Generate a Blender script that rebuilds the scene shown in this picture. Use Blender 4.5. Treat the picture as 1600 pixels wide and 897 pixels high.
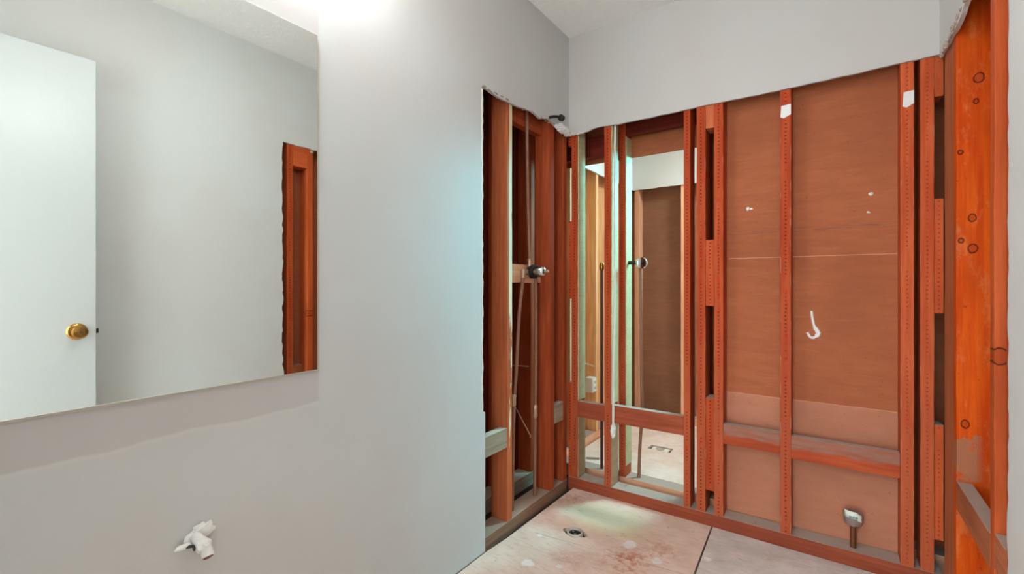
import bpy, bmesh, math, random
from mathutils import Vector, Matrix, noise
from mathutils.geometry import tessellate_polygon
R = math.radians
random.seed(7)
for o in list(bpy.data.objects): bpy.data.objects.remove(o)
scn = bpy.context.scene
COL = scn.collection

# ------------------------------------------------------------------ camera, world, exposure, lamp powers
cd = bpy.data.cameras.new('camera'); cam = bpy.data.objects.new('camera', cd); COL.objects.link(cam)
cd.sensor_width = 36.0; cd.lens = 718 / 1600 * 36.0; cd.shift_y = -2.5 / 1600; cd.clip_start = 0.01
cam.location = (1.176, -2.227, 1.084); cam.rotation_euler = (R(90), 0, R(34.9))
scn.camera = cam
vs = scn.view_settings
vs.view_transform = 'Standard'; vs.look = 'None'; vs.gamma = 1.0; vs.use_curve_mapping = False
vs.exposure = 0.0
w = bpy.data.worlds.new('world'); scn.world = w; w.use_nodes = True
w.node_tree.nodes['Background'].inputs[0].default_value = (0.86, 0.965, 1.0, 1)
w.node_tree.nodes['Background'].inputs[1].default_value = 9.5
VANITY = 90.0       # emission strength of each globe bulb
CEIL_W = 2.5       # added fill lamp on this bathroom's ceiling (watts)
HALL_W = 20.0  # added fill lamp in the hallway
FAR_W = 27.0  # ceiling lamp of the room behind the studs
REAR_GLOW_W = 21.0        # added cyan lamp behind the studs, for the left wall glow


def area(name, loc, size, watts, col, rot=(0, 0, 0)):
    l = bpy.data.lights.new(name, 'AREA'); l.shape = 'DISK'; l.size = size; l.energy = watts; l.color = col
    o = bpy.data.objects.new(name, l); COL.objects.link(o); o.location = loc; o.rotation_euler = rot
    return o


CEIL = 2.43; FL = -0.015; CUT = 1.905
area('ceiling_fill_light', (0.80, -1.35, CEIL - 0.075), 0.26, CEIL_W, (0.92, 1.0, 0.99))
area('hall_fill_light', (0.9, -3.3, CEIL - 0.075), 0.30, HALL_W, (0.88, 0.99, 1.0))
area('rear_room_lamp_light', (1.05, 1.0, CEIL - 0.075), 0.30, FAR_W, (0.86, 1.0, 1.0))
area('rear_glow_light', (1.15, 1.40, 1.95), 0.30, REAR_GLOW_W, (0.15, 0.84, 1.0), (R(-73), 0, R(-26))).data.spread = R(95)  # added lamp that throws the cyan glow through the studs


# ------------------------------------------------------------------ materials
def lin(c):
    return tuple(((v / 255) / 12.92 if v / 255 <= .04045 else ((v / 255 + .055) / 1.055) ** 2.4) for v in c) + (1,)


class N:
    def __init__(s, name):
        s.m = bpy.data.materials.new(name); s.m.use_nodes = True; s.t = s.m.node_tree
        s.b = s.t.nodes['Principled BSDF']; s.n = s.t.nodes; s.l = s.t.links

    def put(s, v, sock):
        if isinstance(v, (int, float)):
            sock.default_value = v
        elif isinstance(v, tuple):
            sock.default_value = v
        else: s.l.new(v, sock)

    def math(s, op, a, b=0.0, c=None):
        n = s.n.new('ShaderNodeMath'); n.operation = op; s.put(a, n.inputs[0]); s.put(b, n.inputs[1])
        if c is not None: s.put(c, n.inputs[2])
        return n.outputs[0]

    def coord(s, kind='Object'):
        return s.n.new('ShaderNodeTexCoord').outputs[kind]

    def pos(s): return s.n.new('ShaderNodeNewGeometry').outputs['Position']

    def sep(s, v):
        n = s.n.new('ShaderNodeSeparateXYZ'); s.l.new(v, n.inputs[0]); return n.outputs[0], n.outputs[1], n.outputs[2]

    def comb(s, x, y, z):
        n = s.n.new('ShaderNodeCombineXYZ'); s.put(x, n.inputs[0]); s.put(y, n.inputs[1]); s.put(z, n.inputs[2]); return n.outputs[0]

    def noise(s, v, scale=(1, 1, 1), sc=5.0, det=3.0, rough=.5, w=None):
        mp = s.n.new('ShaderNodeMapping'); mp.inputs['Scale'].default_value = scale; s.l.new(v, mp.inputs[0])
        if w is not None: s.l.new(w, mp.inputs['Location'])
        n = s.n.new('ShaderNodeTexNoise'); n.inputs['Scale'].default_value = sc; n.inputs['Detail'].default_value = det
        n.inputs['Roughness'].default_value = rough; s.l.new(mp.outputs[0], n.inputs['Vector']); return n.outputs[0]

    def step(s, v, a, b):   # smooth map a..b -> 0..1
        n = s.n.new('ShaderNodeMapRange'); n.interpolation_type = 'SMOOTHSTEP'
        s.put(v, n.inputs[0]); n.inputs[1].default_value = a; n.inputs[2].default_value = b; return n.outputs[0]

    def mix(s, f, a, b):
        n = s.n.new('ShaderNodeMix'); n.data_type = 'RGBA'; s.put(f, n.inputs[0]); s.put(a, n.inputs[6]); s.put(b, n.inputs[7]); return n.outputs[2]

    def bump(s, h, strength=.3, dist=.002):
        n = s.n.new('ShaderNodeBump'); n.inputs['Strength'].default_value = strength; n.inputs['Distance'].default_value = dist
        s.l.new(h, n.inputs['Height']); s.l.new(n.outputs[0], s.b.inputs['Normal'])

    def rnd(s):
        return s.n.new('ShaderNodeObjectInfo').outputs['Random']

    def out(s, col, rough=.6, metal=0.0):
        s.put(col, s.b.inputs['Base Color']); s.put(rough, s.b.inputs['Roughness']); s.b.inputs['Metallic'].default_value = metal
        return s.m


def plain(name, col, rough=.5, metal=0.0, var=.12, sc=30):
    n = N(name); c = n.coord(); f = n.noise(c, sc=sc)
    dark = tuple(v * (1 - var) for v in lin(col)[:3]) + (1,)
    return n.out(n.mix(f, dark, lin(col)), rough, metal)


def wood(name, a, b, dots=0.0, dust=1.0, stain=0.0, knots=(), rough=.62, smear=None, cream=False, dustcol=(176, 160, 148)):
    n = N(name); c = n.coord(); x, y, z = n.sep(c); rn = n.rnd()
    off = n.comb(n.math('MULTIPLY', rn, 7.3), n.math('MULTIPLY', rn, 3.1), n.math('MULTIPLY', rn, 11.0))
    g = n.noise(c, (1, 1, .05), 60, 4, .6, off)
    g2 = n.noise(c, (1, 1, .25), 9, 3, .6, off)
    col = n.mix(n.step(g, .3, .7), lin(a), lin(b))
    dk = tuple(v * .72 for v in lin(a)[:3]) + (1,)
    col = n.mix(n.math('MULTIPLY', n.step(g2, .45, .75), .6), col, dk)
    tint = n.math('ADD', n.math('MULTIPLY', rn, .22), .86)
    hs = n.n.new('ShaderNodeHueSaturation'); n.put(tint, hs.inputs['Value']); n.l.new(col, hs.inputs['Color']); col = hs.outputs[0]
    nl = n.n.new('ShaderNodeTexCoord').outputs['Normal']; nx, ny, nz = n.sep(nl)
    if dots:
        low_mix = n.math('MULTIPLY', n.step(n.math('ADD', z, n.math('MULTIPLY', g2, .5)), .25, -.75), .55)  # browner towards the lower end of the board
        col = n.mix(low_mix, col, lin((176, 94, 62)))
        per = n.math('FRACT', n.math('MULTIPLY', n.math('ADD', z, rn), 62.0))
        dz = n.math('MULTIPLY', n.math('SUBTRACT', per, .5), 1 / 62)
        wob = n.math('MULTIPLY', n.math('SUBTRACT', n.noise(c, (0, 0, 1), 25, 2), .5), .009)
        dx = n.math('SUBTRACT', x, wob)
        d = n.math('SQRT', n.math('ADD', n.math('MULTIPLY', dx, dx), n.math('MULTIPLY', dz, dz)))
        m = n.step(d, .0042, .0020)
        gate = n.step(n.noise(c, (0, 0, 1), 9, 3, .7, off), .40, .50)
        m = n.math('MULTIPLY', n.math('MULTIPLY', m, gate), n.step(n.math('ABSOLUTE', ny), .4, .6))
        col = n.mix(n.math('MULTIPLY', m, dots), col, lin((120, 14, 8)))
        sm = n.math('MULTIPLY', n.step(n.noise(c, (3, 1, .9), 22, 4, .7, off), .54, .66), n.step(n.math('ABSOLUTE', x), .013, .004))
        sm = n.math('MULTIPLY', sm, n.step(n.math('ABSOLUTE', ny), .4, .6))
        col = n.mix(n.math('MULTIPLY', sm, .55 * dots), col, lin((188, 30, 12)))
        # pale scuffed arrises
        ed = n.math('MULTIPLY', n.step(n.math('ABSOLUTE', x), .0155, .0185), n.step(n.noise(c, (1, 1, .3), 50, 3), .5, .62))
        ed = n.math('MULTIPLY', ed, n.step(n.math('ABSOLUTE', ny), .4, .6))
        col = n.mix(n.math('MULTIPLY', ed, .5), col, lin((214, 150, 120)))
    if cream:
        cm = n.math('ADD', n.noise(c, (1, 1, .2), 20, 4, .6, off), n.math('MULTIPLY', z, .22))
        cm = n.math('MULTIPLY', n.step(cm, .32, .42), n.step(n.math('MULTIPLY', ny, -1.0), .4, .6))
        cm = n.math('MULTIPLY', cm, n.step(x, -.006, -.002))
        col = n.mix(n.math('MULTIPLY', cm, .9), col, lin((222, 214, 176)))
    if stain:
        s1 = n.math('ADD', x, n.math('MULTIPLY', n.math('SUBTRACT', n.noise(c, (.3, 1, 1), 14, 4), .5), .03))
        m = n.math('MULTIPLY', n.math('MULTIPLY', n.step(s1, .008, -.004), stain), n.math('ADD', n.math('MULTIPLY', n.step(n.noise(c, (4, 1, .4), 22, 4, .7), .35, .6), .6), .4))
        col = n.mix(m, col, lin((150, 112, 96)))
    if len(knots) > 2:
        mo = n.math('MULTIPLY', n.step(n.noise(c, (1, 1, .45), 14, 5, .7), .50, .66), .6)
        col = n.mix(mo, col, lin((222, 124, 70)))
        dk2 = n.step(n.noise(c, (1, 1, .8), 62, 3, .65), .66, .73)
        col = n.mix(n.math('MULTIPLY', dk2, .55), col, lin((128, 44, 14)))
    for (ky, kz, kr) in knots:
        a_, b_ = n.math('SUBTRACT', y, ky), n.math('MULTIPLY', n.math('SUBTRACT', z, kz), .8)
        d = n.math('SQRT', n.math('ADD', n.math('MULTIPLY', a_, a_), n.math('MULTIPLY', b_, b_)))
        d = n.math('ADD', d, n.math('MULTIPLY', n.math('SUBTRACT', n.noise(c, sc=70, det=3), .5), .006))
        ring = n.step(n.math('ABSOLUTE', n.math('SUBTRACT', d, kr)), .0026, .0008)
        col = n.mix(n.math('MULTIPLY', n.step(d, kr + .001, kr - .002), .45), col, lin((150, 52, 12)))
        col = n.mix(n.math('MULTIPLY', ring, .85), col, lin((66, 20, 8)))
    if smear:
        zc, zh = smear; side = n.step(y, .025, -.005)
        s1 = n.math('SUBTRACT', 1.0, n.math('MULTIPLY', n.math('ABSOLUTE', n.math('SUBTRACT', z, zc)), 1 / zh))
        s1 = n.math('ADD', s1, n.math('MULTIPLY', n.math('SUBTRACT', n.noise(c, (1, 1, 1), 26, 5, .7), .5), 2.2))
        col = n.mix(n.math('MULTIPLY', n.math('MULTIPLY', n.step(s1, .45, .6), side), .8), col, lin((160, 114, 86)))
    # dust that settled on faces looking up
    gn = n.n.new('ShaderNodeNewGeometry').outputs['Normal']; _, _, gz = n.sep(gn)
    dm = n.math('MULTIPLY', n.step(gz, .6, .9), n.step(n.noise(n.pos(), (1, 1, 1), 16, 4, .6), .14, .40))
    col = n.mix(n.math('MULTIPLY', dm, dust), col, lin(dustcol))
    n.bump(g, .35, .0012)
    n.b.inputs['Specular IOR Level'].default_value = .14
    return n.out(col, rough)


M = {}
M['stud'] = wood('wood_red_stud', (172, 62, 26), (194, 88, 46), dots=1.0)
M['stud2'] = wood('wood_orange_stud', (188, 78, 38), (208, 102, 58), dots=.55)
M['plainstud'] = wood('wood_brown_stud', (158, 66, 34), (182, 86, 48))
M['pale_edge'] = wood('wood_scuffed_stud', (196, 96, 56), (214, 120, 78))
M['cream_edge'] = wood('wood_cream_edge_stud', (170, 84, 50), (192, 106, 66), cream=True)
M['plate'] = wood('wood_floor_plate', (148, 68, 44), (170, 88, 60))
M['dirty'] = wood('wood_dirty_plate', (138, 104, 84), (160, 124, 100), dustcol=(170, 150, 132))
M['grey'] = wood('wood_grey_block', (150, 136, 116), (176, 162, 140), dustcol=(205, 196, 176))
M['stained'] = wood('wood_stained_block', (168, 66, 36), (186, 88, 52), stain=.95)
M['tan'] = wood('wood_tan_stud', (170, 96, 62), (190, 114, 78))
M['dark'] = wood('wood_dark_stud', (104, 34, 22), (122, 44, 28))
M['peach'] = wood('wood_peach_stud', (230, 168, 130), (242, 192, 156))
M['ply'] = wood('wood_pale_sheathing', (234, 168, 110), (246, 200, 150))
KZ = 1.19  # board centre height used for knot heights
M['knotty'] = wood('wood_knotty_orange', (206, 66, 0), (226, 96, 14), dust=.8, smear=(-.66, .12),
                   knots=((.008, 1.738 - KZ, .012), (.001, 1.666 - KZ, .006), (-.035, 1.51 - KZ, .006), (-.008, 1.298 - KZ, .009),
                          (-.033, 1.227 - KZ, .006), (-.007, 1.20 - KZ, .011), (-.024, .642 - KZ, .010)))
M['knotty2'] = wood('wood_near_knot_stud', (196, 84, 40), (210, 100, 52), knots=((-.035, .91 - KZ, .016),))


def drywall(name, col, var=.06, sc=2.0, patch=None, bumps=.12):
    n = N(name); p = n.pos(); f = n.noise(p, sc=sc, det=3)
    c2 = (col[0] * .99, col[1] * .975, col[2] * .97)
    c = n.mix(n.step(f, .35, .65), lin(col), lin(c2))
    if patch:
        x, y, z = n.sep(p)
        wob = n.math('MULTIPLY', n.math('SUBTRACT', n.noise(p, sc=6, det=4), .5), .03)
        zz = n.math('ADD', z, wob)
        m = n.math('MULTIPLY', n.step(zz, .757, .762), n.step(y, -1.482, -1.486))
        c = n.mix(n.math('MULTIPLY', m, .9), c, lin((col[0] * .955, col[1] * .925, col[2] * .92)))
        edge = n.math('MULTIPLY', n.step(n.math('ABSOLUTE', n.math('SUBTRACT', zz, .754)), .004, .001), n.step(y, -1.482, -1.486))
        c = n.mix(n.math('MULTIPLY', edge, .35), c, lin((214, 206, 200)))
    h = n.noise(p, sc=120, det=2)
    n.bump(h, bumps, .002)
    n.b.inputs['Specular IOR Level'].default_value = .25
    return n.out(c, .75)


M['wall'] = drywall('paint_grey_left', (200, 201, 199), patch=True)  # same paint on every wall; each grey is shifted for the light there
M['wall2'] = drywall('paint_grey_warm', (197, 193, 189))
M['wall3'] = drywall('paint_grey_right', (212, 212, 209))
M['farwall'] = drywall('paint_pale_rear', (226, 232, 230))


def ceiling_mat():
    n = N('paint_ceiling_textured'); p = n.pos(); f = n.noise(p, sc=28, det=5, rough=.7)
    n.bump(n.step(f, .5, .62), .35, .003)
    return n.out(n.mix(n.step(f, .4, .7), lin((242, 240, 237)), lin((246, 245, 242))), .85)


M['ceil'] = ceiling_mat()


def floor_mat(name, base, alt, green=0.0, stains=1.0, spat=1.0, line=True, spots=(), rust=()):
    n = N(name); p = n.pos(); x, y, z = n.sep(p)
    c = n.mix(n.step(n.noise(p, (1, 1, 1), 7, 5, .6), .35, .65), lin(base), lin(alt))
    c = n.mix(n.math('MULTIPLY', n.step(n.noise(p, (2, 9, 1), 9, 4, .6), .5, .7), .35), c, lin((190, 150, 130)))
    if green:
        dx = n.math('SUBTRACT', x, .30); dy = n.math('MULTIPLY', n.math('SUBTRACT', y, -.20), 1.6)
        d = n.math('SQRT', n.math('ADD', n.math('MULTIPLY', dx, dx), n.math('MULTIPLY', dy, dy)))
        d = n.math('ADD', d, n.math('MULTIPLY', n.math('SUBTRACT', n.noise(p, sc=9, det=4), .5), .25))
        c = n.mix(n.math('MULTIPLY', n.step(d, .30, .12), green), c, lin((214, 202, 158)))
    if stains:
        a = n.step(n.noise(p, sc=13, det=6, rough=.75), .60, .72)
        b = n.step(n.noise(p, sc=3.1, det=2), .45, .6)
        c = n.mix(n.math('MULTIPLY', n.math('MULTIPLY', a, b), .75 * stains), c, lin((176, 98, 66)))
        k = n.step(n.noise(p, (1, 1, 1), 48, 3, .6), .68, .74)
        c = n.mix(n.math('MULTIPLY', k, .6 * stains), c, lin((120, 84, 70)))
    for (px, py, pr, ax) in spots:
        a_, b_ = n.math('SUBTRACT', x, px), n.math('MULTIPLY', n.math('SUBTRACT', y, py), ax)
        d = n.math('SQRT', n.math('ADD', n.math('MULTIPLY', a_, a_), n.math('MULTIPLY', b_, b_)))
        d = n.math('ADD', d, n.math('MULTIPLY', n.math('SUBTRACT', n.noise(p, sc=34, det=4), .5), pr * 1.3))
        c = n.mix(n.math('MULTIPLY', n.step(d, pr, pr * .6), .85), c, lin((240, 234, 230)))
    for (px, py, pr, st) in rust:
        a_, b_ = n.math('SUBTRACT', x, px), n.math('SUBTRACT', y, py)
        d = n.math('SQRT', n.math('ADD', n.math('MULTIPLY', a_, a_), n.math('MULTIPLY', b_, b_)))
        m = n.math('MULTIPLY', n.step(d, pr, pr * .2), n.step(n.noise(p, sc=26, det=6, rough=.75), .42, .62))
        c = n.mix(n.math('MULTIPLY', m, st), c, lin((186, 92, 52)))
    if spat:
        v = n.n.new('ShaderNodeTexVoronoi'); v.inputs['Scale'].default_value = 5.2; n.l.new(p, v.inputs['Vector'])
        dd = n.math('ADD', v.outputs['Distance'], n.math('MULTIPLY', n.math('SUBTRACT', n.noise(p, sc=30, det=3), .5), .12))
        c = n.mix(n.math('MULTIPLY', n.step(dd, .15, .08), .85 * spat), c, lin((238, 230, 226)))
    if line:
        for (k0, kx, wd, st) in ((.505, .12, .0022, .5), (.62, .10, .0016, .25)):
            l = n.math('ABSOLUTE', n.math('ADD', y, n.math('SUBTRACT', k0, n.math('MULTIPLY', x, kx))))
            m = n.math('MULTIPLY', n.step(l, wd, wd * .4), n.step(n.noise(p, sc=14), .38, .5))
            c = n.mix(n.math('MULTIPLY', m, st), c, lin((92, 74, 66)))
    n.bump(n.noise(p, sc=60, det=4), .25, .002)
    n.b.inputs['Specular IOR Level'].default_value = .3
    return n.out(c, .7)


M['floor_pink'] = floor_mat('subfloor_pink', (234, 208, 192), (224, 194, 176), green=.55, stains=.8, spat=0, spots=((.186, -.700, .030, 1.0), (.300, -.648, .017, 1), (.47, -.345, .030, .8), (.60, -.395, .026, 1.0), (.12, -.50, .015, 1)), rust=((.50, -.46, .15, .8), (.60, -.30, .12, .5), (.08, -.10, .12, .5), (.30, -.58, .12, .35)))
M['floor_grey'] = floor_mat('subfloor_grey', (230, 219, 212), (208, 198, 190), stains=.35, spat=0, line=False, spots=((.765, -.262, .022, 1.4), (.95, -.35, .012, 1)))
M['floor_far'] = floor_mat('subfloor_pale', (240, 228, 218), (232, 214, 200), stains=.12, spat=.9, line=False)
M['floor_base'] = plain('floor_base_dark', (46, 34, 30), .9)


def panel_mat(name, base, alt, dark=(128, 70, 50), streak=True):
    n = N(name); p = n.pos(); x, y, z = n.sep(p)
    c = n.mix(n.step(n.noise(p, (1, 1, 4), 8, 5, .6), .25, .8), lin(base), lin(alt))
    c = n.mix(n.math('MULTIPLY', n.step(n.noise(p, (.7, 1, 9), 12, 4, .65), .55, .7), .35), c, lin((188, 118, 88)))
    c = n.mix(n.math('MULTIPLY', n.step(n.noise(p, (1, 1, 1), 3.0, 3), .4, .75), .5), c, lin(dark))
    sp = n.step(n.noise(p, (1, 1, 1), 90, 2), .66, .74)
    c = n.mix(n.math('MULTIPLY', sp, .35), c, lin((112, 52, 36)))
    if streak:
        m = n.math('MULTIPLY', n.step(n.math('ABSOLUTE', n.math('SUBTRACT', z, 1.325)), .014, .002), n.step(n.noise(p, (1, 1, 20), 9, 3), .45, .6))
        c = n.mix(n.math('MULTIPLY', m, .5), c, lin((104, 76, 68)))
    n.b.inputs['Specular IOR Level'].default_value = .25
    return n.out(c, .7)


M['panel'] = panel_mat('hardboard_brown', (176, 100, 62), (164, 90, 56), dark=(148, 78, 48))
M['panel_low'] = panel_mat('hardboard_light_brown', (190, 126, 98), (180, 116, 88), dark=(166, 104, 76), streak=False)
M['green'] = panel_mat('stud_side_pale_green', (204, 200, 156), (192, 188, 144), dark=(176, 168, 128), streak=False)
M['tan_strip'] = panel_mat('stud_side_tan', (176, 148, 112), (162, 134, 98), dark=(140, 112, 80), streak=False)
M['panel_far'] = panel_mat('hardboard_rear', (148, 106, 80), (138, 96, 72), dark=(120, 82, 60), streak=False)
M['seam'] = plain('seam_pale', (206, 140, 112), .7)
M['gypsum'] = plain('gypsum_white', (226, 222, 214), .9, sc=80)
M['paper'] = plain('torn_paper', (190, 172, 156), .9, var=.35, sc=40)
M['plaster'] = plain('plaster_white', (238, 236, 232), .8, sc=60)
M['white'] = plain('paint_white_gloss', (200, 202, 200), .32, var=.03)
M['whitepipe'] = plain('plastic_white', (224, 224, 214), .4, var=.1)
M['chrome'] = plain('metal_chrome', (214, 222, 226), .16, 1.0, .15, 60)
M['steel'] = plain('metal_dark', (64, 60, 54), .4, .8, .4, 50)
M['rubber'] = plain('rubber_black', (26, 30, 30), .5)
M['brass'] = plain('metal_brass', (196, 142, 72), .2, 1.0, .2, 40)
M['copper'] = plain('metal_old_copper', (150, 92, 66), .45, .75, .4, 60)
M['brownpipe'] = plain('metal_grey_brown', (158, 108, 84), .5, .15, .35, 60)
M['solder'] = plain('metal_solder', (204, 170, 140), .4, .5, .3, 90)
M['iron'] = plain('pipe_dark_brown', (88, 44, 36), .6, .2, .3, 60)
M['cable'] = plain('cable_tan', (196, 160, 130), .6)
M['greycap'] = plain('cap_grey', (150, 132, 122), .5, .1, .25, 80)
M['tagwhite'] = plain('tag_white', (236, 240, 226), .6, .0, .05)
M['tagink'] = plain('tag_ink', (96, 150, 140), .6)
M['bin'] = plain('drain_plastic', (190, 184, 172), .5)
M['black'] = plain('drain_shade_black', (18, 15, 13), .9)


def mirror_mat():
    n = N('mirror_silver'); p = n.pos(); x, y, z = n.sep(p)
    d = n.math('MULTIPLY', n.step(n.noise(p, (1, 1, 1), 30, 5, .7), .5, .75), n.step(z, 1.62, 1.80))
    n.b.inputs['Metallic'].default_value = 1.0
    return n.out(lin((238, 243, 240)), n.math('ADD', n.math('MULTIPLY', d, .10), .015), 1.0)


M['mirror'] = mirror_mat()
em = bpy.data.materials.new('lamp_glow'); em.use_nodes = True
b = em.node_tree.nodes['Principled BSDF']; b.inputs['Emission Color'].default_value = (.95, .99, 1, 1); b.inputs['Emission Strength'].default_value = VANITY
M['bulb'] = em
em2 = bpy.data.materials.new('diffuser_glow'); em2.use_nodes = True
b = em2.node_tree.nodes['Principled BSDF']; b.inputs['Emission Color'].default_value = (1, .98, .95, 1); b.inputs['Emission Strength'].default_value = 2.0
M['diffuser'] = em2


# ------------------------------------------------------------------ builders
def link(name, bm, mat, parent=None, smooth=False, loc=None):
    me = bpy.data.meshes.new(name)
    bmesh.ops.recalc_face_normals(bm, faces=bm.faces[:])
    bm.to_mesh(me); bm.free(); me.materials.append(M[mat] if isinstance(mat, str) else mat)
    if smooth:
        for p in me.polygons: p.use_smooth = True
        try: me.set_sharp_from_angle(angle=R(40))
        except Exception: pass
    o = bpy.data.objects.new(name, me); COL.objects.link(o)
    if loc is not None: o.location = loc
    if parent is not None: o.parent = parent
    return o


def tag(o, label=None, cat=None, group=None, kind=None):
    if label: o['label'] = label
    if cat: o['category'] = cat
    if group: o['group'] = group
    if kind: o['kind'] = kind
    return o


def struct(o): o['kind'] = 'structure'; return o


def empty(name, loc):
    o = bpy.data.objects.new(name, None); COL.objects.link(o); o.location = loc; o.empty_display_size = .05; return o


def addbox(bm, a, b_, bev=0.0):
    r = bmesh.ops.create_cube(bm, size=1.0)
    c = [(a[i] + b_[i]) / 2 for i in range(3)]; s = [abs(b_[i] - a[i]) for i in range(3)]
    for v in r['verts']: v.co = Vector((c[0] + v.co.x * s[0], c[1] + v.co.y * s[1], c[2] + v.co.z * s[2]))
    if bev:
        es = list({e for v in r['verts'] for e in v.link_edges})
        bmesh.ops.bevel(bm, geom=es, offset=bev, segments=2, affect='EDGES', profile=.6)


ROT = {'Z': Matrix.Identity(3), 'L': Matrix.Rotation(R(90), 3, 'Z'), 'R': Matrix.Rotation(R(-90), 3, 'Z'),
       'X': Matrix.Rotation(R(90), 3, 'Y')}
ROT['Y'] = Matrix.Rotation(R(90), 3, 'Z') @ ROT['X']      # long along Y, room face +X (left wall)
ROT['YR'] = Matrix.Rotation(R(-90), 3, 'Z') @ ROT['X']    # long along Y, room face -X (right wall)


def board(name, x, y, z, mode, mat, label=None, group=None, cat='board', parent=None, bev=.0022, wob=.0012):
    """A sawn board filling the box x,y,z; its own Z axis runs along the grain, its own -Y is the face to the room."""
    c = Vector((sum(x) / 2, sum(y) / 2, sum(z) / 2)); s = Vector((x[1] - x[0], y[1] - y[0], z[1] - z[0]))
    m = ROT[mode]; ls = m.transposed() @ s; ls = Vector([abs(v) for v in ls])
    bm = bmesh.new(); addbox(bm, -ls / 2, ls / 2, bev)
    k = max(1, int(ls.z / .12))
    if k > 1:
        for i in range(1, k):
            zc = -ls.z / 2 + ls.z * i / k
            g = bm.verts[:] + bm.edges[:] + bm.faces[:]
            bmesh.ops.bisect_plane(bm, geom=g, plane_co=(0, 0, zc), plane_no=(0, 0, 1))
        sd = random.random() * 50
        for v in bm.verts:
            if abs(abs(v.co.z) - ls.z / 2) > .01:
                v.co.x += noise.noise((sd, v.co.z * 5, math.copysign(3, v.co.x))) * wob
                v.co.y += noise.noise((sd + 9, v.co.z * 5, math.copysign(3, v.co.y))) * wob
    o = link(name, bm, mat, parent)
    o.matrix_world = Matrix.Translation(c) @ m.to_4x4()
    if label: tag(o, label, cat, group)
    return o


def jag(pts, amp, step=.02, flags=None, seed=0):
    """Polyline outline with torn edges: flags[i] says edge i..i+1 is torn."""
    rr = random.Random(seed); out = []
    for i, p in enumerate(pts):
        q = pts[(i + 1) % len(pts)]; out.append(p)
        if flags and flags[i]:
            a, b_ = Vector(p), Vector(q); d = (b_ - a); L = d.length; nrm = Vector((-d.y, d.x)) / L
            k = max(2, int(L / step))
            for j in range(1, k):
                t = (j + rr.uniform(-.35, .35)) / k
                e = amp * (noise.noise((seed + t * L * 22, 1.3, 0)) + rr.uniform(-.5, .5))
                c = a + d * t + nrm * e; out.append((c.x, c.y))
    return out


def slab(name, outline, holes, f0, f1, mat, mp, parent=None, smooth=False):
    """Extrude a 2D outline (with holes) between depths f0,f1; mp(u,v,w) -> xyz."""
    loops = [outline] + list(holes); bm = bmesh.new(); rows = []
    for w_ in (f0, f1):
        rows.append([[bm.verts.new(mp(u, v, w_)) for u, v in lp] for lp in loops])
    flat = [[Vector((u, v, 0)) for u, v in lp] for lp in loops]
    tris = tessellate_polygon(flat)
    for r in rows:
        fl = [v for lp in r for v in lp]
        for t in tris:
            try: bm.faces.new([fl[i] for i in t])
            except ValueError: pass
    for li, lp in enumerate(loops):
        k = len(lp)
        for i in range(k):
            j = (i + 1) % k
            try: bm.faces.new((rows[0][li][i], rows[0][li][j], rows[1][li][j], rows[1][li][i]))
            except ValueError: pass
    return link(name, bm, mat, parent, smooth)


def tube(bm, pts, r, seg=14, caps=True):
    pts = [Vector(p) for p in pts]; rs = r if isinstance(r, (list, tuple)) else [r] * len(pts); rings = []
    up = None
    for i, p in enumerate(pts):
        d = (pts[min(i + 1, len(pts) - 1)] - pts[max(i - 1, 0)]).normalized()
        if up is None: up = Vector((0, 0, 1)) if abs(d.z) < .9 else Vector((1, 0, 0))
        s = d.cross(up).normalized(); u = s.cross(d).normalized(); up = u
        rings.append([bm.verts.new(p + (s * math.cos(2 * math.pi * k / seg) + u * math.sin(2 * math.pi * k / seg)) * rs[i]) for k in range(seg)])
    for a, b_ in zip(rings, rings[1:]):
        for k in range(seg): bm.faces.new((a[k], a[(k + 1) % seg], b_[(k + 1) % seg], b_[k]))
    if caps:
        bm.faces.new(rings[0][::-1]); bm.faces.new(rings[-1])


def tubeobj(name, pts, r, mat, parent=None, seg=14, caps=True):
    bm = bmesh.new(); tube(bm, pts, r, seg, caps); return link(name, bm, mat, parent, True)


def lathe(name, prof, mat, parent=None, seg=32, c=(0, 0, 0)):
    bm = bmesh.new(); rings = [[bm.verts.new((c[0] + r * math.cos(2 * math.pi * k / seg), c[1] + r * math.sin(2 * math.pi * k / seg), c[2] + z)) for k in range(seg)] for r, z in prof]
    for a, b_ in zip(rings, rings[1:]):
        for k in range(seg): bm.faces.new((a[k], a[(k + 1) % seg], b_[(k + 1) % seg], b_[k]))
    return link(name, bm, mat, parent, True)


def curve(pts, n=8):
    """Catmull-Rom through pts."""
    P = [Vector(p) for p in pts]; out = []
    for i in range(len(P) - 1):
        a, b_, c, d = P[max(i - 1, 0)], P[i], P[i + 1], P[min(i + 2, len(P) - 1)]
        for k in range(n):
            t = k / n
            out.append(.5 * ((2 * b_) + (c - a) * t + (2 * a - 5 * b_ + 4 * c - d) * t * t + (3 * b_ - a - 3 * c + d) * t ** 3))
    out.append(P[-1]); return out


def lump(bm, c, s, seed, sub=3, amp=.35, freq=2.2):
    r = bmesh.ops.create_icosphere(bm, subdivisions=sub, radius=1.0)
    for v in r['verts']:
        k = 1 + amp * noise.noise(v.co * freq + Vector((seed * 3.1, seed, 0)))
        v.co = Vector((c[0] + v.co.x * s[0] * k, c[1] + v.co.y * s[1] * k, c[2] + v.co.z * s[2] * k))


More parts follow.
